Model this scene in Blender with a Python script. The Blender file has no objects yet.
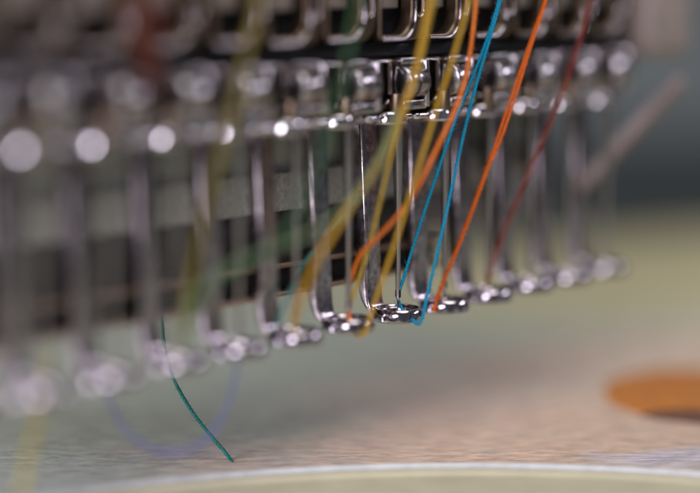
import bpy, bmesh, math, random
from mathutils import Vector, Matrix, noise

random.seed(7)
S = 0.001                       # everything below is written in millimetres
scene = bpy.context.scene
COL = scene.collection

# ------------------------------------------------------------------ camera
FPX = 1944.0                    # focal length in photograph pixels (700 wide)
TH = math.atan(256.5 / FPX)     # downward pitch
HC = 49.6                       # lens height above the cloth
ZF = 208.0                      # focus distance
CAM = Vector((0, 0, HC))
RT = Vector((1, 0, 0))
FW = Vector((0, math.cos(TH), -math.sin(TH)))
UP = Vector((0, math.sin(TH), math.cos(TH)))

def P(px, py, z):
    """point seen at photograph pixel px, py at depth z (mm)"""
    return CAM + FW * z + RT * ((px - 350) / FPX * z) - UP * ((py - 246.5) / FPX * z)

def G(px, py, h=0.0):
    """point of the plane at height h seen at pixel px, py"""
    d = FW + RT * ((px - 350) / FPX) - UP * ((py - 246.5) / FPX)
    return CAM + d * ((h - HC) / d.z)

cd = bpy.data.cameras.new('camera')
cam = bpy.data.objects.new('camera', cd)
COL.objects.link(cam)
cd.sensor_width = 36.0
cd.lens = FPX / 700 * 36
cam.location = CAM * S
cam.rotation_euler = (math.pi / 2 - TH, 0, 0)
cd.clip_start = 0.01
cd.clip_end = 20
cd.dof.use_dof = True
cd.dof.focus_distance = ZF * S
cd.dof.aperture_fstop = 5.9
cd.dof.aperture_blades = 0
scene.camera = cam

# ------------------------------------------------------------------ light
world = bpy.data.worlds.new('World')
scene.world = world
world.use_nodes = True
bg = world.node_tree.nodes['Background']
bg.inputs[0].default_value = (0.88, 0.88, 1.0, 1)
bg.inputs[1].default_value = 0.11

def lamp(name, loc, target, size, watts, color, shape='DISK', size_y=None):
    l = bpy.data.lights.new(name, 'AREA')
    l.shape = shape
    l.size = size * S
    if size_y:
        l.size_y = size_y * S
    l.energy = watts
    l.color = color
    o = bpy.data.objects.new(name, l)
    COL.objects.link(o)
    o.location = Vector(loc) * S
    o.rotation_euler = (Vector(target) - Vector(loc)).to_track_quat('-Z', 'Y').to_euler()
    return o

# small bright lamp beside the photographer, wide ceiling softbox, lilac lamp on the right
lamp('front_lamp', (-70, -90, 130), (0, 205, 25), 125, 0.70, (0.94, 0.88, 1.0))
lamp('ceiling_softbox', (120, 150, 480), (40, 260, 0), 320, 1.28, (1.0, 0.96, 0.93))
lamp('left_fill', (-150, 125, 44), (-15, 180, 26), 88, 0.25, (0.9, 0.84, 1.0))  # added fill lamp, out of view, brightening the legs' left faces
lamp('right_lamp', (330, 285, 205), (10, 205, 30), 190, 0.42, (0.88, 0.85, 1.0), 'RECTANGLE', 36)

scene.view_settings.view_transform = 'Standard'
scene.view_settings.look = 'None'
scene.view_settings.exposure = 0.0
scene.view_settings.gamma = 1.0
scene.cycles.use_denoising = True
scene.cycles.use_adaptive_sampling = False
scene.cycles.max_bounces = 8
scene.cycles.caustics_reflective = False
scene.cycles.caustics_refractive = False
scene.cycles.sample_clamp_indirect = 4.0

# ------------------------------------------------------------------ materials
def new_mat(name):
    m = bpy.data.materials.new(name)
    m.use_nodes = True
    return m, m.node_tree, m.node_tree.nodes['Principled BSDF']

def N(nt, kind, **kw):
    n = nt.nodes.new(kind)
    for k, v in kw.items():
        setattr(n, k, v)
    return n

def metal(name, c, rough, grain=(1, 1, 1), var=0.12, bump=0.15, scale=1500, stain=0.25):
    m, nt, b = new_mat(name)
    b.inputs['Metallic'].default_value = 1
    tc = N(nt, 'ShaderNodeTexCoord')
    mp = N(nt, 'ShaderNodeMapping')
    mp.inputs['Scale'].default_value = grain
    nt.links.new(tc.outputs['Object'], mp.inputs['Vector'])
    ns = N(nt, 'ShaderNodeTexNoise')
    ns.inputs['Scale'].default_value = scale
    ns.inputs['Detail'].default_value = 5
    nt.links.new(mp.outputs['Vector'], ns.inputs['Vector'])
    mr = N(nt, 'ShaderNodeMapRange')
    mr.inputs['To Min'].default_value = max(0.03, rough - var)
    mr.inputs['To Max'].default_value = rough + var
    nt.links.new(ns.outputs['Fac'], mr.inputs['Value'])
    nt.links.new(mr.outputs['Result'], b.inputs['Roughness'])
    n2 = N(nt, 'ShaderNodeTexNoise')
    n2.inputs['Scale'].default_value = scale * 0.4
    n2.inputs['Detail'].default_value = 6
    nt.links.new(tc.outputs['Object'], n2.inputs['Vector'])
    cr = N(nt, 'ShaderNodeMapRange')
    cr.inputs['From Min'].default_value = 0.3
    cr.inputs['From Max'].default_value = 0.7
    cr.inputs['To Min'].default_value = 1 - stain
    cr.inputs['To Max'].default_value = 1
    nt.links.new(n2.outputs['Fac'], cr.inputs['Value'])
    mx = N(nt, 'ShaderNodeVectorMath', operation='SCALE')
    mx.inputs[0].default_value = c
    nt.links.new(cr.outputs['Result'], mx.inputs['Scale'])
    nt.links.new(mx.outputs['Vector'], b.inputs['Base Color'])
    bp = N(nt, 'ShaderNodeBump')
    bp.inputs['Strength'].default_value = bump
    bp.inputs['Distance'].default_value = 0.00002
    nt.links.new(ns.outputs['Fac'], bp.inputs['Height'])
    nt.links.new(bp.outputs['Normal'], b.inputs['Normal'])
    return m

def plain(name, c, rough, scale=700, var=0.25, bump=0.2, spec=0.5):
    m, nt, b = new_mat(name)
    b.inputs['Specular IOR Level'].default_value = spec
    tc = N(nt, 'ShaderNodeTexCoord')
    ns = N(nt, 'ShaderNodeTexNoise')
    ns.inputs['Scale'].default_value = scale
    ns.inputs['Detail'].default_value = 6
    nt.links.new(tc.outputs['Object'], ns.inputs['Vector'])
    mr = N(nt, 'ShaderNodeMapRange')
    mr.inputs['From Min'].default_value = 0.3
    mr.inputs['From Max'].default_value = 0.7
    mr.inputs['To Min'].default_value = 1 - var
    mr.inputs['To Max'].default_value = 1
    nt.links.new(ns.outputs['Fac'], mr.inputs['Value'])
    mx = N(nt, 'ShaderNodeVectorMath', operation='SCALE')
    mx.inputs[0].default_value = c
    nt.links.new(mr.outputs['Result'], mx.inputs['Scale'])
    nt.links.new(mx.outputs['Vector'], b.inputs['Base Color'])
    r2 = N(nt, 'ShaderNodeMapRange')
    r2.inputs['To Min'].default_value = max(0.02, rough - 0.08)
    r2.inputs['To Max'].default_value = min(1, rough + 0.08)
    nt.links.new(ns.outputs['Fac'], r2.inputs['Value'])
    nt.links.new(r2.outputs['Result'], b.inputs['Roughness'])
    bp = N(nt, 'ShaderNodeBump')
    bp.inputs['Strength'].default_value = bump
    bp.inputs['Distance'].default_value = 0.00003
    nt.links.new(ns.outputs['Fac'], bp.inputs['Height'])
    nt.links.new(bp.outputs['Normal'], b.inputs['Normal'])
    return m

def thread_mat(name, c):
    """dyed polyester thread: sheen, slight colour change along the fibres"""
    m, nt, b = new_mat(name)
    tc = N(nt, 'ShaderNodeTexCoord')
    ns = N(nt, 'ShaderNodeTexNoise')
    ns.inputs['Scale'].default_value = 5200
    ns.inputs['Detail'].default_value = 4
    nt.links.new(tc.outputs['Object'], ns.inputs['Vector'])
    mr = N(nt, 'ShaderNodeMapRange')
    mr.inputs['From Min'].default_value = 0.3
    mr.inputs['From Max'].default_value = 0.7
    mr.inputs['To Min'].default_value = 0.65
    mr.inputs['To Max'].default_value = 1.15
    nt.links.new(ns.outputs['Fac'], mr.inputs['Value'])
    mx = N(nt, 'ShaderNodeVectorMath', operation='SCALE')
    mx.inputs[0].default_value = c
    nt.links.new(mr.outputs['Result'], mx.inputs['Scale'])
    nt.links.new(mx.outputs['Vector'], b.inputs['Base Color'])
    b.inputs['Roughness'].default_value = 0.42
    b.inputs['Specular IOR Level'].default_value = 0.25
    bp = N(nt, 'ShaderNodeBump')
    bp.inputs['Strength'].default_value = 0.4
    bp.inputs['Distance'].default_value = 0.00002
    nt.links.new(ns.outputs['Fac'], bp.inputs['Height'])
    nt.links.new(bp.outputs['Normal'], b.inputs['Normal'])
    return m

M_CHROME = metal('polished_steel', (0.58, 0.54, 0.58), 0.10, (1, 1, 0.25), 0.05, 0.08, 2200, 0.2)
M_RING = metal('worn_ring_steel', (0.56, 0.51, 0.55), 0.11, (1, 1, 0.5), 0.08, 0.25, 2400, 0.4)
M_COLLAR = metal('bright_collar_steel', (0.78, 0.74, 0.78), 0.09, (1, 1, 1), 0.03, 0.05, 2200, 0.1)
M_LEG = metal('ground_steel', (0.52, 0.45, 0.48), 0.19, (1, 1, 0.5), 0.12, 0.8, 3000, 0.65)
M_NEEDLE = metal('needle_steel', (0.40, 0.37, 0.38), 0.14, (1, 1, 0.05), 0.06, 0.08, 2500, 0.15)
M_GUIDE = metal('satin_steel', (0.25, 0.18, 0.125), 0.36, (1, 1, 1), 0.12, 0.3, 900, 0.5)
M_ALU = plain('speckled_grey_casting', (0.92, 0.93, 0.95), 0.45, 1600, 0.45, 0.9)
M_SCREW = metal('screw_steel', (0.52, 0.49, 0.50), 0.22, (0.2, 1, 1), 0.08, 0.2, 1800, 0.35)
M_BRONZE = metal('bronzed_steel', (0.42, 0.32, 0.24), 0.35, (0.1, 1, 1), 0.1, 0.2, 900, 0.3)
M_BLACK = plain('black_paint_and_gaps', (0.008, 0.008, 0.010), 0.5, spec=0.2)  # machine black, also laid solid where gaps are merely dark
M_DARK = plain('dark_grey_paint', (0.045, 0.042, 0.045), 0.40)
M_PALE = plain('pale_grey_paint', (0.84, 0.88, 0.85), 0.45, 300)
M_STRUT = plain('beige_grey_paint', (0.36, 0.30, 0.28), 0.40, 300)
M_SLATE = plain('slate_wall', (0.30, 0.345, 0.345), 0.9, 8, 0.35, 0.0)
M_TABLE = plain('dark_table_laminate', (0.035, 0.042, 0.042), 0.5, 60)
M_RIM = plain('white_plastic', (0.60, 0.62, 0.61), 0.35, 500, 0.22)
M_CREAM = plain('cream_plastic', (0.60, 0.56, 0.38), 0.13, 260, 0.12, 0.1)

# ------------------------------------------------------------------ mesh helpers
def to_obj(name, bm, m, parent=None, smooth=True):
    me = bpy.data.meshes.new(name)
    bmesh.ops.scale(bm, vec=(S, S, S), verts=bm.verts)
    bm.to_mesh(me)
    bm.free()
    me.materials.append(m)
    for p in me.polygons:
        p.use_smooth = smooth
    if smooth:
        try:
            me.set_sharp_from_angle(angle=math.radians(50))
        except Exception:
            pass
    o = bpy.data.objects.new(name, me)
    COL.objects.link(o)
    if parent:
        o.parent = parent
    return o

def tag(o, label=None, cat=None, group=None, kind=None):
    if label: o['label'] = label
    if cat: o['category'] = cat
    if group: o['group'] = group
    if kind: o['kind'] = kind
    return o

def empty(name, loc=(0, 0, 0), rz=0.0):
    o = bpy.data.objects.new(name, None)
    o.empty_display_size = 0.002
    COL.objects.link(o)
    o.location = Vector(loc) * S
    o.rotation_euler = (0, 0, rz)
    return o

def copy_tree(o, parent=None):
    c = o.copy()
    COL.objects.link(c)
    c.parent = parent
    for ch in list(o.children):
        copy_tree(ch, c)
    return c

def box(bm, x0, x1, y0, y1, z0, z1, bev=0.0, seg=2):
    r = bmesh.ops.create_cube(bm, size=1)
    vs = r['verts']
    for v in vs:
        v.co = Vector(((x0 + x1) / 2 + v.co.x * (x1 - x0), (y0 + y1) / 2 + v.co.y * (y1 - y0), (z0 + z1) / 2 + v.co.z * (z1 - z0)))
    if bev:
        es = list({e for v in vs for e in v.link_edges})
        bmesh.ops.bevel(bm, geom=es, offset=bev, segments=seg, affect='EDGES', profile=0.5)

def lathe(bm, prof, seg=64, closed=False, axis='Z', off=(0, 0, 0)):
    """prof: list of (r, h)"""
    rings = []
    for r, h in prof:
        ring = []
        for i in range(seg):
            a = 2 * math.pi * i / seg
            if axis == 'Z': c = Vector((r * math.cos(a), r * math.sin(a), h))
            else: c = Vector((h, r * math.cos(a), r * math.sin(a)))
            ring.append(bm.verts.new(c + Vector(off)))
        rings.append(ring)
    k = len(rings)
    for j in range(k if closed else k - 1):
        A, B = rings[j], rings[(j + 1) % k]
        for i in range(seg):
            bm.faces.new((A[i], A[(i + 1) % seg], B[(i + 1) % seg], B[i]))
    if not closed:
        bm.faces.new(list(reversed(rings[0])))
        bm.faces.new(rings[-1])
    bmesh.ops.recalc_face_normals(bm, faces=bm.faces)

def plate(loops, half, bev, mat4, res=2):
    """filled 2-D outline(s) with holes, half thickness, rounded edges -> bmesh"""
    cu = bpy.data.curves.new('tmp', 'CURVE')
    cu.dimensions = '2D'
    cu.fill_mode = 'BOTH'
    cu.extrude = max(half - bev, 0.0)
    cu.bevel_depth = bev
    cu.bevel_resolution = res
    cu.offset = -bev
    for lp in loops:
        sp = cu.splines.new('POLY')
        sp.points.add(len(lp) - 1)
        for q, (x, y) in zip(sp.points, lp):
            q.co = (x, y, 0, 1)
        sp.use_cyclic_u = True
    ob = bpy.data.objects.new('tmp', cu)
    COL.objects.link(ob)
    dg = bpy.context.evaluated_depsgraph_get()
    me = bpy.data.meshes.new_from_object(ob.evaluated_get(dg))
    bm = bmesh.new()
    bm.from_mesh(me)
    bpy.data.objects.remove(ob)
    bpy.data.curves.remove(cu)
    bpy.data.meshes.remove(me)
    bmesh.ops.remove_doubles(bm, verts=bm.verts, dist=1e-4)
    bmesh.ops.transform(bm, matrix=mat4, verts=bm.verts)
    bmesh.ops.recalc_face_normals(bm, faces=bm.faces)
    return bm

def rrect(x0, x1, y0, y1, radii, n=10):
    """rounded rectangle; radii for corners (x0y0, x1y0, x1y1, x0y1)"""
    if not hasattr(radii, '__len__'): radii = [radii] * 4
    pts = []
    cs = [(x0, y0, 1, 1, 180), (x1, y0, -1, 1, 270), (x1, y1, -1, -1, 0), (x0, y1, 1, -1, 90)]
    for (cx, cy, sx, sy, a0), r in zip(cs, radii):
        if r <= 0:
            pts.append((cx, cy)); continue
        for i in range(n + 1):
            a = math.radians(a0 + 90 * i / n)
            pts.append((cx + sx * r + r * math.cos(a), cy + sy * r + r * math.sin(a)))
    return pts

XZ = Matrix(((1, 0, 0, 0), (0, 0, -1, 0), (0, 1, 0, 0), (0, 0, 0, 1)))     # plate drawn in x,z, thickness along y
YZ = Matrix(((0, 0, 1, 0), (1, 0, 0, 0), (0, 1, 0, 0), (0, 0, 0, 1)))      # plate drawn in y,z, thickness along x
def T(x, y, z): return Matrix.Translation((x, y, z))

def spline(pts, step=0.25):
    """Catmull-Rom through pts, about `step` mm between samples"""
    pts = [Vector(p) for p in pts]
    out = []
    q = [pts[0] * 2 - pts[1]] + pts + [pts[-1] * 2 - pts[-2]]
    for i in range(1, len(q) - 2):
        a, b, c, d = q[i - 1], q[i], q[i + 1], q[i + 2]
        n = max(2, int((c - b).length / step))
        for k in range(n):
            t = k / n
            out.append(0.5 * (2 * b + (c - a) * t + (2 * a - 5 * b + 4 * c - d) * t * t + (3 * b - a - 3 * c + d) * t ** 3))
    out.append(pts[-1])
    return out

def frames(path):
    fr = []
    ref = Vector((0.31, 0.9, 0.2)).normalized()
    for i in range(len(path)):
        t = (path[min(i + 1, len(path) - 1)] - path[max(i - 1, 0)]).normalized()
        ref = (ref - t * ref.dot(t)).normalized()
        fr.append((t, ref.copy(), t.cross(ref)))
    return fr

def tube(bm, path, r, seg=8):
    rings = []
    for (t, a, b), p in zip(frames(path), path):
        rings.append([bm.verts.new(p + (a * math.cos(2 * math.pi * k / seg) + b * math.sin(2 * math.pi * k / seg)) * r) for k in range(seg)])
    for A, B in zip(rings, rings[1:]):
        for k in range(seg):
            bm.faces.new((A[k], A[(k + 1) % seg], B[(k + 1) % seg], B[k]))
    bm.faces.new(list(reversed(rings[0])))
    bm.faces.new(rings[-1])

def twisted(bm, path, r, pitch=1.5, fuzz=1.0, off=0.27):
    """two plies wound round each other, with stray fibres"""
    fr = frames(path)
    s = [0.0]
    for p, q in zip(path, path[1:]): s.append(s[-1] + (q - p).length)
    for ph in (0, math.pi):
        q = []
        for (t, a, b), p, d in zip(fr, path, s):
            w = noise.noise(Vector((d * 0.35, 3.1, r * 40)))
            an = ph + 2 * math.pi * d / pitch + 2.6 * w
            q.append(p + (a * math.cos(an) + b * math.sin(an)) * r * (off + 0.10 * noise.noise(Vector((d * 1.7, ph, 5)))))
        tube(bm, q, r * (1.02 - off), 8)
    n = int(s[-1] * fuzz)
    for _ in range(n):
        i = random.randrange(1, len(path) - 1)
        t, a, b = fr[i]
        an = random.random() * 6.283
        o = a * math.cos(an) + b * math.sin(an)
        L = random.uniform(0.2, 0.75)
        st = path[i] + o * r * 0.8
        k = random.uniform(-0.8, 0.8)
        tube(bm, [st, st + o * L * 0.35 + t * L * 0.3 * k, st + o * L * 0.55 + t * L * k], 0.016, 4)

HR = 80.0                       # hoop radius and centre
HX, HY = 12.5, G(470, 462.0, 0.45).y - HR

# ------------------------------------------------------------------ the setting
bm = bmesh.new(); box(bm, -900, 900, -150, 700, -30, -0.6)
o = to_obj('table', bm, M_TABLE, smooth=False); tag(o, kind='structure')
bm = bmesh.new(); box(bm, -1400, 1400, 700, 720, -30, 900)
o = to_obj('backdrop', bm, M_SLATE, smooth=False); tag(o, kind='structure')

# ------------------------------------------------------------------ the cloth
def cloth_material():
    m, nt, b = new_mat('woven_cloth')
    b.inputs['Roughness'].default_value = 0.85
    b.inputs['Sheen Weight'].default_value = 0.15
    tc = N(nt, 'ShaderNodeTexCoord')
    warp = N(nt, 'ShaderNodeTexNoise')
    warp.inputs['Scale'].default_value = 45
    warp.inputs['Detail'].default_value = 5
    nt.links.new(tc.outputs['Object'], warp.inputs['Vector'])
    sub = N(nt, 'ShaderNodeVectorMath', operation='SUBTRACT')
    sub.inputs[1].default_value = (0.5, 0.5, 0.5)
    nt.links.new(warp.outputs['Color'], sub.inputs[0])
    sc = N(nt, 'ShaderNodeVectorMath', operation='SCALE')
    sc.inputs['Scale'].default_value = 0.030
    nt.links.new(sub.outputs['Vector'], sc.inputs[0])
    add = N(nt, 'ShaderNodeVectorMath', operation='ADD')
    nt.links.new(tc.outputs['Object'], add.inputs[0])
    nt.links.new(sc.outputs['Vector'], add.inputs[1])
    base = N(nt, 'ShaderNodeRGB')
    base.outputs[0].default_value = (0.335, 0.375, 0.29, 1)
    cur = base.outputs[0]
    def patch(cur, px, py, rx, ry, rot, col, amount=1.0, soft=0.6):
        c = G(px, py)
        mp = N(nt, 'ShaderNodeMapping', vector_type='TEXTURE')
        mp.inputs['Location'].default_value = (c.x * S, c.y * S, 0)
        mp.inputs['Rotation'].default_value = (0, 0, math.radians(rot))
        mp.inputs['Scale'].default_value = (rx * S, ry * S, 1)
        nt.links.new(add.outputs['Vector'], mp.inputs['Vector'])
        ln = N(nt, 'ShaderNodeVectorMath', operation='LENGTH')
        nt.links.new(mp.outputs['Vector'], ln.inputs[0])
        mr = N(nt, 'ShaderNodeMapRange', interpolation_type='SMOOTHSTEP')
        mr.inputs['From Min'].default_value = 1 + soft / 2
        mr.inputs['From Max'].default_value = 1 - soft / 2
        mr.inputs['To Min'].default_value = 0
        mr.inputs['To Max'].default_value = amount
        nt.links.new(ln.outputs['Value'], mr.inputs['Value'])
        mix = N(nt, 'ShaderNodeMix', data_type='RGBA')
        nt.links.new(mr.outputs['Result'], mix.inputs[0])
        nt.links.new(cur, mix.inputs[6])
        mix.inputs[7].default_value = (*col, 1)
        return mix.outputs[2]
    cur = patch(cur, 690, 262, 75, 60, 20, (0.52, 0.47, 0.24), 1.0, 0.9)
    cur = patch(cur, 640, 395, 32, 55, -35, (0.56, 0.43, 0.30), 1.0, 0.9)
    cur = patch(cur, 500, 446, 34, 15, 20, (0.58, 0.40, 0.27), 1.0, 0.9)
    cur = patch(cur, 330, 455, 9, 5, 10, (0.48, 0.36, 0.25), 0.5, 1.0)
    cur = patch(cur, 675, 458, 7, 5, 20, (0.50, 0.46, 0.52), 0.8, 1.0)
    cur = patch(cur, 90, 432, 26, 14, 0, (0.25, 0.28, 0.19), 0.9, 1.0)
    cur = patch(cur, 190, 452, 10, 4, 0, (0.34, 0.29, 0.24), 0.7, 1.0)
    # streaky weave
    mp = N(nt, 'ShaderNodeMapping')
    mp.inputs['Rotation'].default_value = (0, 0, math.radians(-28))
    mp.inputs['Scale'].default_value = (1, 3.2, 1)
    nt.links.new(tc.outputs['Object'], mp.inputs['Vector'])
    st = N(nt, 'ShaderNodeTexNoise')
    st.inputs['Scale'].default_value = 300
    st.inputs['Detail'].default_value = 6
    st.inputs['Roughness'].default_value = 0.65
    nt.links.new(mp.outputs['Vector'], st.inputs['Vector'])
    def yarn(rot, sx, sy, scale):
        m2 = N(nt, 'ShaderNodeMapping')
        m2.inputs['Rotation'].default_value = (0, 0, math.radians(rot))
        m2.inputs['Scale'].default_value = (sx, sy, 1)
        nt.links.new(tc.outputs['Object'], m2.inputs['Vector'])
        t = N(nt, 'ShaderNodeTexNoise')
        t.inputs['Scale'].default_value = scale
        t.inputs['Detail'].default_value = 3
        nt.links.new(m2.outputs['Vector'], t.inputs['Vector'])
        return t
    wv = yarn(-20, 1, 4, 900)
    wy = yarn(68, 1, 4, 900)
    mr = N(nt, 'ShaderNodeMapRange')
    mr.inputs['From Min'].default_value = 0.3
    mr.inputs['From Max'].default_value = 0.7
    mr.inputs['To Min'].default_value = 0.45
    mr.inputs['To Max'].default_value = 1.35
    nt.links.new(st.outputs['Fac'], mr.inputs['Value'])
    ml = N(nt, 'ShaderNodeVectorMath', operation='SCALE')
    nt.links.new(cur, ml.inputs[0])
    nt.links.new(mr.outputs['Result'], ml.inputs['Scale'])
    # coloured slubs
    sl = N(nt, 'ShaderNodeTexNoise')
    sl.inputs['Scale'].default_value = 190
    sl.inputs['Detail'].default_value = 3
    nt.links.new(mp.outputs['Vector'], sl.inputs['Vector'])
    sm = N(nt, 'ShaderNodeMapRange')
    sm.inputs['From Min'].default_value = 0.56
    sm.inputs['From Max'].default_value = 0.70
    sm.inputs['To Max'].default_value = 0.55
    nt.links.new(sl.outputs['Fac'], sm.inputs['Value'])
    mx = N(nt, 'ShaderNodeMix', data_type='RGBA')
    nt.links.new(sm.outputs['Result'], mx.inputs[0])
    nt.links.new(ml.outputs['Vector'], mx.inputs[6])
    mx.inputs[7].default_value = (0.34, 0.37, 0.29, 1)
    nt.links.new(mx.outputs[2], b.inputs['Base Color'])
    h = N(nt, 'ShaderNodeMath', operation='ADD')
    nt.links.new(wv.outputs['Fac'], h.inputs[0])
    nt.links.new(wy.outputs['Fac'], h.inputs[1])
    h2 = N(nt, 'ShaderNodeMath', operation='MULTIPLY_ADD')
    nt.links.new(st.outputs['Fac'], h2.inputs[0])
    h2.inputs[1].default_value = 1.6
    nt.links.new(h.outputs[0], h2.inputs[2])
    bp = N(nt, 'ShaderNodeBump')
    bp.inputs['Strength'].default_value = 0.6
    bp.inputs['Distance'].default_value = 0.00022
    nt.links.new(h2.outputs[0], bp.inputs['Height'])
    nt.links.new(bp.outputs['Normal'], b.inputs['Normal'])
    return m

bm = bmesh.new()
# far edge of the cloth runs obliquely away to the right
CX0, CX1, NX, NY = -230.0, 330.0, 180, 150
grid = []
for j in range(NY + 1):
    row = []
    for i in range(NX + 1):
        x = CX0 + (CX1 - CX0) * i / NX
        yfar = 400 + 0.55 * (x - 70)
        y = -60 + (yfar + 60) * j / NY
        z = 0.45 * noise.noise(Vector((x * 0.03, y * 0.03, 1.7))) + 0.16 * noise.noise(Vector((x * 0.11, y * 0.11, 4.0)))
        d = math.hypot(x - HX, y - HY)
        z *= min(1, max(0, (d - 80) / 15))
        if d < HR - 0.4: z = -0.48
        row.append(bm.verts.new((x, y, z)))
    grid.append(row)
for j in range(NY):
    for i in range(NX):
        q = grid[j][i].co
        if math.hypot(q.x - HX, q.y - HY) > HR - 6:
            bm.faces.new((grid[j][i], grid[j][i + 1], grid[j + 1][i + 1], grid[j + 1][i]))
bmesh.ops.delete(bm, geom=[v for v in bm.verts if not v.link_faces], context='VERTS')
bmesh.ops.solidify(bm, geom=bm.faces[:], thickness=0.35)
cloth = to_obj('cloth', bm, cloth_material())
tag(cloth, 'grey green and pink woven cloth lying flat under the whole needle row', 'cloth')

def pad(bm, c, rx, ry, rot, h, z0=0.0, seg=56, rings=10, seed=0):
    last = None
    for k in range(rings + 1):
        f = 1 - k / rings
        ring = []
        for i in range(seg):
            a = 2 * math.pi * i / seg
            w = 1 + 0.06 * noise.noise(Vector((math.cos(a) * 2, math.sin(a) * 2, seed)))
            x, y = rx * f * w * math.cos(a), ry * f * w * math.sin(a)
            xr, yr = x * math.cos(rot) - y * math.sin(rot), x * math.sin(rot) + y * math.cos(rot)
            ring.append(bm.verts.new((c.x + xr, c.y + yr, z0 + h * math.sqrt(max(0, 1 - f ** 4)))))
        if last:
            for i in range(seg):
                bm.faces.new((last[i], last[(i + 1) % seg], ring[(i + 1) % seg], ring[i]))
        last = ring
    bmesh.ops.remove_doubles(bm, verts=bm.verts, dist=1e-5)
    bmesh.ops.recalc_face_normals(bm, faces=bm.faces)

c = G(686, 392)
bm = bmesh.new(); pad(bm, c, 10.8, 15.5, math.radians(-12), 0.8, -0.2)
to_obj('orange_motif', bm, plain('orange_stitching', (0.58, 0.21, 0.035), 0.6, 900, 0.4, 0.8), cloth)
c = G(716, 419)
bm = bmesh.new(); pad(bm, c, 9.0, 2.2, math.radians(-14), 1.05, -0.2, seed=3)
to_obj('brown_shade', bm, plain('motif_shade_brown', (0.14, 0.06, 0.03), 0.7, 900, 0.4, 0.8), cloth)  # dark brown pad: shade along the orange motif's lower edge, put into colour

# ------------------------------------------------------------------ the hoop nearest the camera
hoop = empty('embroidery_hoop', (HX, HY, 0))
tag(hoop, 'large round cream hoop with thin white rim, cut off by the bottom edge', 'hoop')
prof = [(HR, -0.3), (HR, 0.16)]
for i in range(9):
    a = math.pi * i / 8
    prof.append((HR - 0.42 + 0.42 * math.cos(a), 0.16 + 0.34 * math.sin(a)))
prof += [(HR - 0.86, 0.05), (HR - 0.86, -0.3)]
bm = bmesh.new(); lathe(bm, prof, 360, closed=True)
to_obj('rim', bm, M_RIM, hoop)
prof = [(HR - 0.9, -0.34), (HR - 0.9, -0.02), (HR - 1.1, 0.06), (HR - 2.4, 0.08), (HR - 2.8, 0.0), (HR - 2.9, -0.12), (HR - 3.4, -0.16), (HR - 3.4, -0.34)]
bm = bmesh.new(); lathe(bm, prof, 360, closed=True)
to_obj('inner_ring', bm, M_CREAM, hoop)
bm = bmesh.new()
lathe(bm, [(HR - 3.43, -0.40), (HR - 3.43, -0.2), (HR - 8, -0.24), (30, -0.28), (0.5, -0.28)], 240)
to_obj('tray', bm, M_CREAM, hoop)

# ------------------------------------------------------------------ the row of feet: local frame x = along the row, away; y = towards the machine; z = up
D = Vector((1531, 256.5 * math.sin(TH) + FPX * math.cos(TH), 0)).normalized()
ROT = math.atan2(D.y, D.x)
ROW0 = P(398, 313, ZF)
PITCH = 8.6
def row_at(n): return ROW0 + D * (PITCH * n)
NS = list(range(-7, 6))

W = ['', 'first', 'second', 'third', 'fourth', 'fifth', 'sixth', 'seventh', 'eighth', 'ninth']
def where(n, special, noun):
    if n == 0: return special
    side = 'left' if n < 0 else 'right'
    return f'{noun}, {W[abs(n)]} to the {side} of the blue thread'

# --- presser foot
foot = empty('presser_foot')
bm = bmesh.new()
prof = [(1.85, -0.60), (2.0, -0.74), (2.66, -0.74), (2.84, -0.60), (2.84, -0.50), (2.79, -0.12), (2.77, 0.0)]
for i in range(1, 8):                      # softly rounded shoulder
    a = math.radians(8 + 38 * i / 7)
    prof.append((2.77 - 1.0 * math.cos(math.radians(8)) + 1.0 * math.cos(a), 0.0 - 1.0 * math.sin(math.radians(8)) + 1.0 * math.sin(a)))
prof += [(2.42, 0.62), (2.3, 0.62), (2.2, 0.56), (2.08, 0.38), (1.95, 0.36), (1.85, 0.20)]
lathe(bm, prof, 96, closed=True)
for v in bm.verts:                         # ground flats round the outside wall
    r = math.hypot(v.co.x, v.co.y)
    if r > 2.5:
        st = math.pi / 7
        a = math.atan2(v.co.y, v.co.x) % st - st / 2
        k = 1 + max(0.0, min(1.0, (0.0 - v.co.z) / 0.3)) * (0.75 * (math.cos(st / 2) / math.cos(a) - 1) + 0.008)
        v.co.x *= k; v.co.y *= k
to_obj('ring', bm, M_RING, foot)
outer = [(5.35, 20.4), (4.80, 6.0), (4.66, 3.4), (4.48, 2.2), (4.15, 1.2), (3.65, 0.45), (3.1, 0.02), (2.5, -0.2)]
inner = [(2.2, 0.16), (2.6, 0.45), (2.82, 0.95), (2.95, 1.7), (3.02, 2.8), (3.1, 6.0), (3.7, 20.4)]
bm = plate([outer + inner], 1.36, 0.46, YZ, 5)
# leg flares gently towards the flange
for v in bm.verts:
    v.co.x *= 1 + 0.12 * max(0, (v.co.z - 12) / 8)
to_obj('leg', bm, M_LEG, foot)
bm = plate([rrect(-4.22, 4.22, 0.7, 5.6, [0.8, 0.8, 0.2, 0.2])], 0.36, 0.28, T(0, 0, 20.85), 4)
to_obj('flange', bm, M_COLLAR, foot)
bm = bmesh.new()
prof = [(0.8, -0.62), (2.05, -0.62), (2.2, -0.5)]
for i in range(9):                         # barrel shaped nose, leaning back a little
    a = math.radians(0 + 24 * i / 8)
    prof.append((2.25 - 2.6 + 2.6 * math.cos(a), -0.45 + 2.6 * math.sin(a)))
prof += [(1.9, 0.72), (1.7, 0.78), (0.8, 0.74)]
lathe(bm, prof, 72, closed=True, off=(0, 1.5, 20.8))
to_obj('collar', bm, M_COLLAR, foot)

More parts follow.
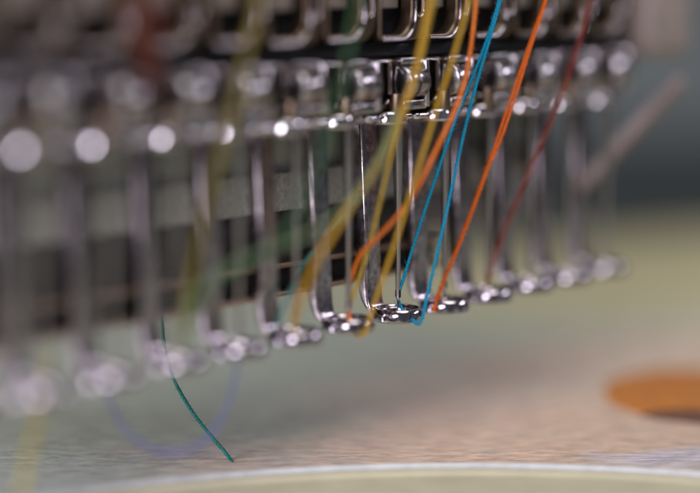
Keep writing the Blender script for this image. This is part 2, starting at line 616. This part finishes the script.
# --- needle
needle = empty('needle')
bm = bmesh.new()
lathe(bm, [(0.04, 0.75), (0.16, 1.25), (0.25, 1.9), (0.28, 3.0), (0.29, 7.0), (0.34, 10.0), (0.48, 15.0), (0.58, 20.0), (0.62, 23.5)], 28)
to_obj('shaft', bm, M_NEEDLE, needle)
bm = plate([rrect(-0.13, 0.13, 1.7, 2.55, 0.125, 5)], 0.31, 0.03, XZ, 1)
to_obj('eye', bm, M_BLACK, needle)

# --- needle clamp (ribbed screw beside an oval slot)
clamp = empty('needle_clamp')
bm = plate([rrect(-4.2, 4.2, 21.75, 27.1, [1.0, 1.0, 0.5, 0.5]),
            rrect(-3.95, -0.55, 22.3, 26.8, [0.7, 1.3, 0.5, 0.5])], 0.35, 0.22, T(0, 1.0, 0) @ XZ, 3)
to_obj('slot_plate', bm, M_GUIDE, clamp)
bm = bmesh.new()
rr = rrect(-4.0, -0.5, 22.25, 26.85, [0.75, 1.35, 0.55, 0.55])
tube(bm, [Vector((x, 0.55, z)) for x, z in rr + rr[:2]], 0.13, 8)
to_obj('slot_rim', bm, M_CHROME, clamp)
bm = bmesh.new()
prof = [(0.3, -0.5), (1.68, -0.5), (1.75, -0.43), (1.75, 0.85), (1.45, 0.9), (1.45, 1.35), (1.75, 1.4), (1.75, 3.0), (1.68, 3.07), (0.3, 3.07)]
lathe(bm, prof, 40, axis='X', off=(0.35, -0.2, 24.6))
to_obj('screw', bm, M_SCREW, clamp)
bm = bmesh.new()
box(bm, -0.1, 4.0, -0.9, 0.9, 21.7, 22.7, 0.12)
box(bm, -0.1, 4.0, -0.7, 0.9, 26.5, 27.2, 0.12)
box(bm, 3.5, 4.15, -1.2, 0.9, 21.9, 27.0, 0.1)
to_obj('block', bm, M_SCREW, clamp)
bm = bmesh.new()
lathe(bm, [(0.9, 20.9), (0.95, 21.1), (0.95, 23.2), (0.9, 23.4)], 28, off=(0, 0.2, 0))
to_obj('needle_collar', bm, M_GUIDE, clamp)

# --- upper thread guide (plate with a rounded window and a long slit)
guide = empty('thread_guide')
bm = plate([rrect(-4.2, 4.2, 29.0, 43.0, [0.6, 2.6, 0.3, 0.3]),
            rrect(-3.85, 1.5, 29.55, 42.3, [0.2, 2.6, 0.3, 0.3]),
            rrect(2.15, 3.45, 31.6, 41.5, 0.64)], 0.8, 0.2, T(0, 0.2, 0) @ XZ, 3)
to_obj('window_plate', bm, M_GUIDE, guide)
bm = bmesh.new()
lip = [(-4.0, 29.2), (-2.0, 29.15), (-0.2, 29.2), (1.0, 29.75), (1.7, 30.6), (1.95, 32.0), (2.0, 36), (2.0, 41)]
tube(bm, spline([Vector((x, -0.75, z)) for x, z in lip], 0.3), 0.13, 10)
to_obj('lip', bm, M_CHROME, guide)
bm = bmesh.new()
rr = rrect(2.1, 3.5, 31.5, 41.6, 0.69)
tube(bm, [Vector((x, -0.68, z)) for x, z in rr + rr[:2]], 0.12, 8)
to_obj('slit_rim', bm, M_CHROME, guide)
bm = bmesh.new(); box(bm, -3.8, 1.6, 1.2, 3.2, 32.3, 42.0, 0.25)
to_obj('cover', bm, M_STRUT, guide)
bm = bmesh.new()
lathe(bm, [(0.5, 29.3), (0.62, 29.5), (0.62, 32.0), (0.5, 32.2)], 20, off=(-2.6, 2.2, 0))
to_obj('pin', bm, M_SCREW, guide)

def lay(proto, ns, label, cat, group, dz=0.0):
    for k, n in enumerate(ns):
        o = proto if k == 0 else copy_tree(proto)
        q = row_at(n)
        o.location = Vector((q.x, q.y, q.z + dz)) * S
        o.rotation_euler = (math.radians(random.uniform(-0.5, 0.5)), math.radians(random.uniform(-0.5, 0.5)), ROT + math.radians(random.uniform(-1.5, 1.5)))
        o.location.z += random.uniform(-0.10, 0.10) * S if n else 0
        tag(o, label(n), cat, group)

lay(foot, NS, lambda n: where(n, 'sharply focused steel presser foot whose ring carries the blue thread', 'steel presser foot with a ring'), 'presser foot', 'presser feet in the oblique row')
lay(needle, NS, lambda n: where(n, 'slim steel needle standing in the ring beside the blue thread', 'slim upright needle in its ring'), 'needle', 'needles above the presser feet')
CS = list(range(-9, 6))
lay(clamp, CS, lambda n: where(n, 'shiny needle clamp right above the needle with the blue thread', 'shiny needle clamp above the feet'), 'needle clamp', 'needle clamps above the feet')
lay(guide, CS, lambda n: where(n, 'upper thread guide plate through which the blue thread runs', 'upper thread guide plate'), 'thread guide', 'thread guide plates along the top')

# ------------------------------------------------------------------ machine parts behind the row (same local frame)
head = empty('sewing_head', ROW0, ROT)
tag(head, 'black sewing machine head behind the clamps and thread guides', 'machine head')
X0, X1 = -100.0, 50.0
bm = bmesh.new(); box(bm, X0, X1, 3.6, 14, 20.9, 44, 0.4); to_obj('body', bm, M_BLACK, head)
bm = bmesh.new(); box(bm, X0, X1, 1.0, 3.4, 27.3, 28.7, 0.2); to_obj('gap_bar', bm, M_BLACK, head)  # solid black bar painting the dark gap between clamps and guides
M_END = plain('brown_grey_casting', (0.34, 0.28, 0.25), 0.38, 300)
bm = bmesh.new(); box(bm, X1 + 0.3, X1 + 11, -2.6, 9.5, 25.8, 44, 2.2, 5)
to_obj('end_cap', bm, M_END, head)

bed = empty('machine_bed', ROW0, ROT)
tag(bed, 'dark machine housing with bright metal strip behind the presser feet', 'machine bed')
bm = bmesh.new(); box(bm, X0, 44, 12.2, 16, 14.6, 20.6, 0.3); to_obj('upper_panel', bm, M_PALE, bed)
bm = bmesh.new(); box(bm, X0, 44, 10.6, 12.1, 10.8, 15.0, 0.25); to_obj('metal_strip', bm, M_ALU, bed)
bm = bmesh.new(); box(bm, X0, 20, 12.3, 18, 5.2, 10.7, 0.3); to_obj('recess_panel', bm, M_DARK, bed)
bm = bmesh.new(); box(bm, X0, 19, 8.0, 12.2, 5.2, 5.75, 0.15); to_obj('ledge', bm, M_BRONZE, bed)
bm = bmesh.new(); box(bm, X0, 19.5, 9.2, 16, 2.9, 5.1, 0.1); to_obj('black_gap', bm, M_BLACK, bed)  # black strip standing for the shade in the gap between the two bronze edges
bm = bmesh.new(); box(bm, X0, 19, 7.8, 16, 2.25, 2.8, 0.15); to_obj('bottom_lip', bm, M_BRONZE, bed)
bm = bmesh.new(); box(bm, 20.1, 46, 13.0, 17, 5.6, 14.5, 1.2, 4); to_obj('side_panel', bm, plain('blue_grey_paint', (0.26, 0.28, 0.31), 0.4, 300), bed)
post = []
for k in range(12):
    bm = bmesh.new()
    x = -56 + 8.6 * k + 2
    lathe(bm, [(0.9, 5.8), (1.0, 6.0), (1.0, 12), (1.5, 12.2), (1.5, 20.4)], 24, off=(x, 9.0 if k > 6 else 14.5, 0))
    if k > 6: to_obj('guide_rod', bm, M_GUIDE, bed)
    else: bm.free()

def bar(name, a, b, r, m, parent=None, flat=0.6):
    bm = bmesh.new()
    tube(bm, spline([a, (a + b) / 2, b], 2.0), r, 20)
    return to_obj(name, bm, m, parent)
o = bar('support_arm', P(682, 80, 242), P(578, 188, 240), 1.0, plain('rose_grey_paint', (0.27, 0.215, 0.205), 0.35, 300))
tag(o, 'blurred beige diagonal arm sloping down from the right end of the head', 'support arm')

# ------------------------------------------------------------------ threads
def thread(name, mname, col, strands, r, label, pitch=0.85, fuzz=2.2, group=None, rope=(), off=0.27):
    bm = bmesh.new()
    for st in strands:
        twisted(bm, spline([P(*q) for q in st], 0.16), r, pitch, fuzz, off)
    for st in rope:
        twisted(bm, spline([P(*q) for q in st], 0.12), r * 1.55, 1.25, fuzz, 0.50)
    o = to_obj(name, bm, thread_mat(mname, col))
    return tag(o, label, 'thread', group)

thread('thread', 'blue_thread', (0.0, 0.27, 0.46), [[
    (503, -20, 206.5), (497, 8, 206.5), (485, 45, 206.5), (470, 84, 206.5), (456, 118, 206.5), (440, 165, 206.8), (425, 210, 207), (410, 257, 207.4), (401.5, 285, 207.6),
    (398, 293, 207.7), (398.5, 300, 207.9), (401, 307, 208), (406, 314, 207.5), (412, 319, 206), (416, 323.5, 204.9), (420, 323.5, 204.6), (423, 315, 204.6), (428, 292, 204.8),
    (438, 250, 205), (449, 200, 205.5), (459, 155, 206), (469, 112, 206.3), (479, 75, 206.4), (490, 38, 206.4), (499, 6, 206.4), (505, -20, 206.4)]],
    0.195, 'bright blue thread looped through the sharply focused presser foot ring', fuzz=3.5)
thread('thread', 'orange_thread', (0.70, 0.13, 0.004), [[
    (551, -20, 212), (543, 6, 212), (533, 34, 212), (522, 66, 212), (509, 104, 212), (497, 140, 212), (493, 153, 212), (491, 158, 212)],
    [(552, -20, 211.6), (544, 7, 211.6), (535, 34, 211.6), (526, 62, 211.6), (515, 98, 211.6), (502, 136, 211.7), (495, 153, 211.9), (491.5, 160, 212)],
    [(440, 292, 213.8), (440, 298, 214.6), (441, 304, 214.7)]],
    0.17, 'bright orange double thread crossing to the right of the blue one',
    rope=[[(493, 153, 212), (484, 178, 212.3), (470, 216, 212.6), (455, 254, 213), (444, 280, 213.4), (438, 296, 213.2), (434, 311, 211.5)]])
thread('thread', 'dark_red_thread', (0.24, 0.026, 0.010), [[
    (597, -20, 220), (591, 0, 220), (580, 40, 220), (562, 93, 220), (545, 135, 220), (524, 184, 220.4), (504, 232, 220.8), (491, 268, 221), (486, 285, 221)]],
    0.20, 'dark red thread furthest right, running to the far feet')
thread('thread', 'coral_thread', (0.80, 0.20, 0.02), [[
    (478, -20, 203), (473, 30, 202.5), (466, 75, 202), (455, 110, 200.5), (437, 148, 199), (418, 186, 198), (400, 213, 198), (378, 237, 199), (362, 253, 200.2), (352, 276, 201), (348, 296, 201.2), (348.5, 308, 201.2), (350, 322, 201)]],
    0.24, 'coral orange thread bending left just left of the blue thread')
thread('thread', 'gold_thread', (0.56, 0.33, 0.03), [[
    (475, -20, 197), (467, 8, 197), (454, 55, 197), (440, 98, 197), (424, 150, 197), (406, 208, 197), (390, 258, 197.5), (374, 305, 198), (367, 328, 198.5), (363, 334.5, 199.3), (357, 335, 200.4), (350, 326, 201.3)]],
    0.23, 'gold thread hanging past the left side of the focused ring')
thread('thread', 'yellow_gold_thread', (0.60, 0.34, 0.03), [[
    (434, -20, 194), (427, 15, 194), (417, 65, 193.5), (402, 112, 193), (378, 165, 191), (348, 210, 189), (318, 258, 187.5), (302, 296, 189), (295, 319, 192), (294.5, 335, 194.4)]],
    0.29, 'thick mustard thread sweeping down left to the second foot left')
thread('thread', 'ochre_thread', (0.52, 0.36, 0.05), [[
    (440, -20, 196), (430, 20, 196), (418, 70, 196), (404, 112, 197), (392, 152, 198), (381, 198, 199), (370, 242, 200), (357, 285, 201), (349, 305, 201.2)]],
    0.22, 'thin ochre thread running down beside the thick mustard one')
thread('thread', 'green_thread', (0.05, 0.13, 0.055), [[
    (358, -20, 180), (352, 30, 180), (344, 75, 180), (330, 120, 180), (315, 170, 180), (297, 215, 179), (268, 250, 178), (232, 268, 177), (205, 288, 176.5), (190, 325, 177)]],
    0.25, 'dark green thread curving left across the blurred feet')
thread('thread', 'teal_thread', (0.02, 0.20, 0.18), [[
    (405, 60, 212), (398, 110, 212), (380, 160, 210), (352, 205, 207), (322, 240, 203), (300, 270, 199), (284, 305, 195), (272, 335, 194)]],
    0.17, 'teal thread passing behind the mustard thread')
thread('thread', 'pale_green_thread', (0.24, 0.33, 0.17), [[
    (398, 112, 192), (380, 158, 189), (350, 203, 185), (312, 232, 181), (275, 248, 179), (238, 262, 178), (208, 281, 177.5), (192, 304, 177.5), (185, 332, 178.5), (181, 352, 180)]],
    0.17, 'pale green blurred thread sweeping in a wide arc down to the left')
thread('thread', 'rust_thread', (0.12, 0.028, 0.018), [[
    (128, -20, 165), (134, 20, 166), (140, 55, 168), (145, 88, 174), (148, 106, 180), (149, 112, 184)],
    [(152, -20, 165), (154, 20, 166), (154, 55, 168), (153, 88, 174), (151, 106, 180), (150, 112, 185)]],
    0.50, 'rust red blurred double thread at the upper left, among the near clamps')
thread('thread', 'olive_thread', (0.20, 0.17, 0.035), [[
    (262, -20, 176), (252, 30, 176), (240, 80, 176), (225, 140, 176), (208, 200, 178), (192, 270, 180), (180, 350, 181)]],
    0.34, 'olive thread blurred in front of the fourth foot left')
thread('loose_thread', 'loose_teal_thread', (0.010, 0.17, 0.13), [[
    (160.5, 304, 209.5), (162, 325, 209.5), (165, 350, 209.3), (172, 375, 209), (183, 397, 208.8), (196, 417, 208.6), (212, 437, 208.4), (225, 452, 208.0), (232, 462, 206.6), (235, 468, 204.5)]],
    0.20, 'loose dark teal thread end drooping onto the hoop rim', fuzz=3.0, off=0.18)
thread('loose_thread', 'violet_thread', (0.13, 0.15, 0.42), [[
    (240, 335, 191), (237, 365, 191), (231, 395, 191), (218, 425, 191), (196, 447, 191), (165, 452, 191), (138, 440, 191), (118, 418, 191), (106, 392, 190), (95, 365, 189)]],
    0.14, 'violet blue loop of thread hanging blurred over the cloth')
thread('loose_thread', 'yellow_thread', (0.48, 0.38, 0.05), [[
    (50, 350, 178), (44, 385, 178), (36, 425, 177), (27, 465, 176), (20, 500, 175)]],
    0.26, 'yellow blurred thread hanging at the far bottom left')
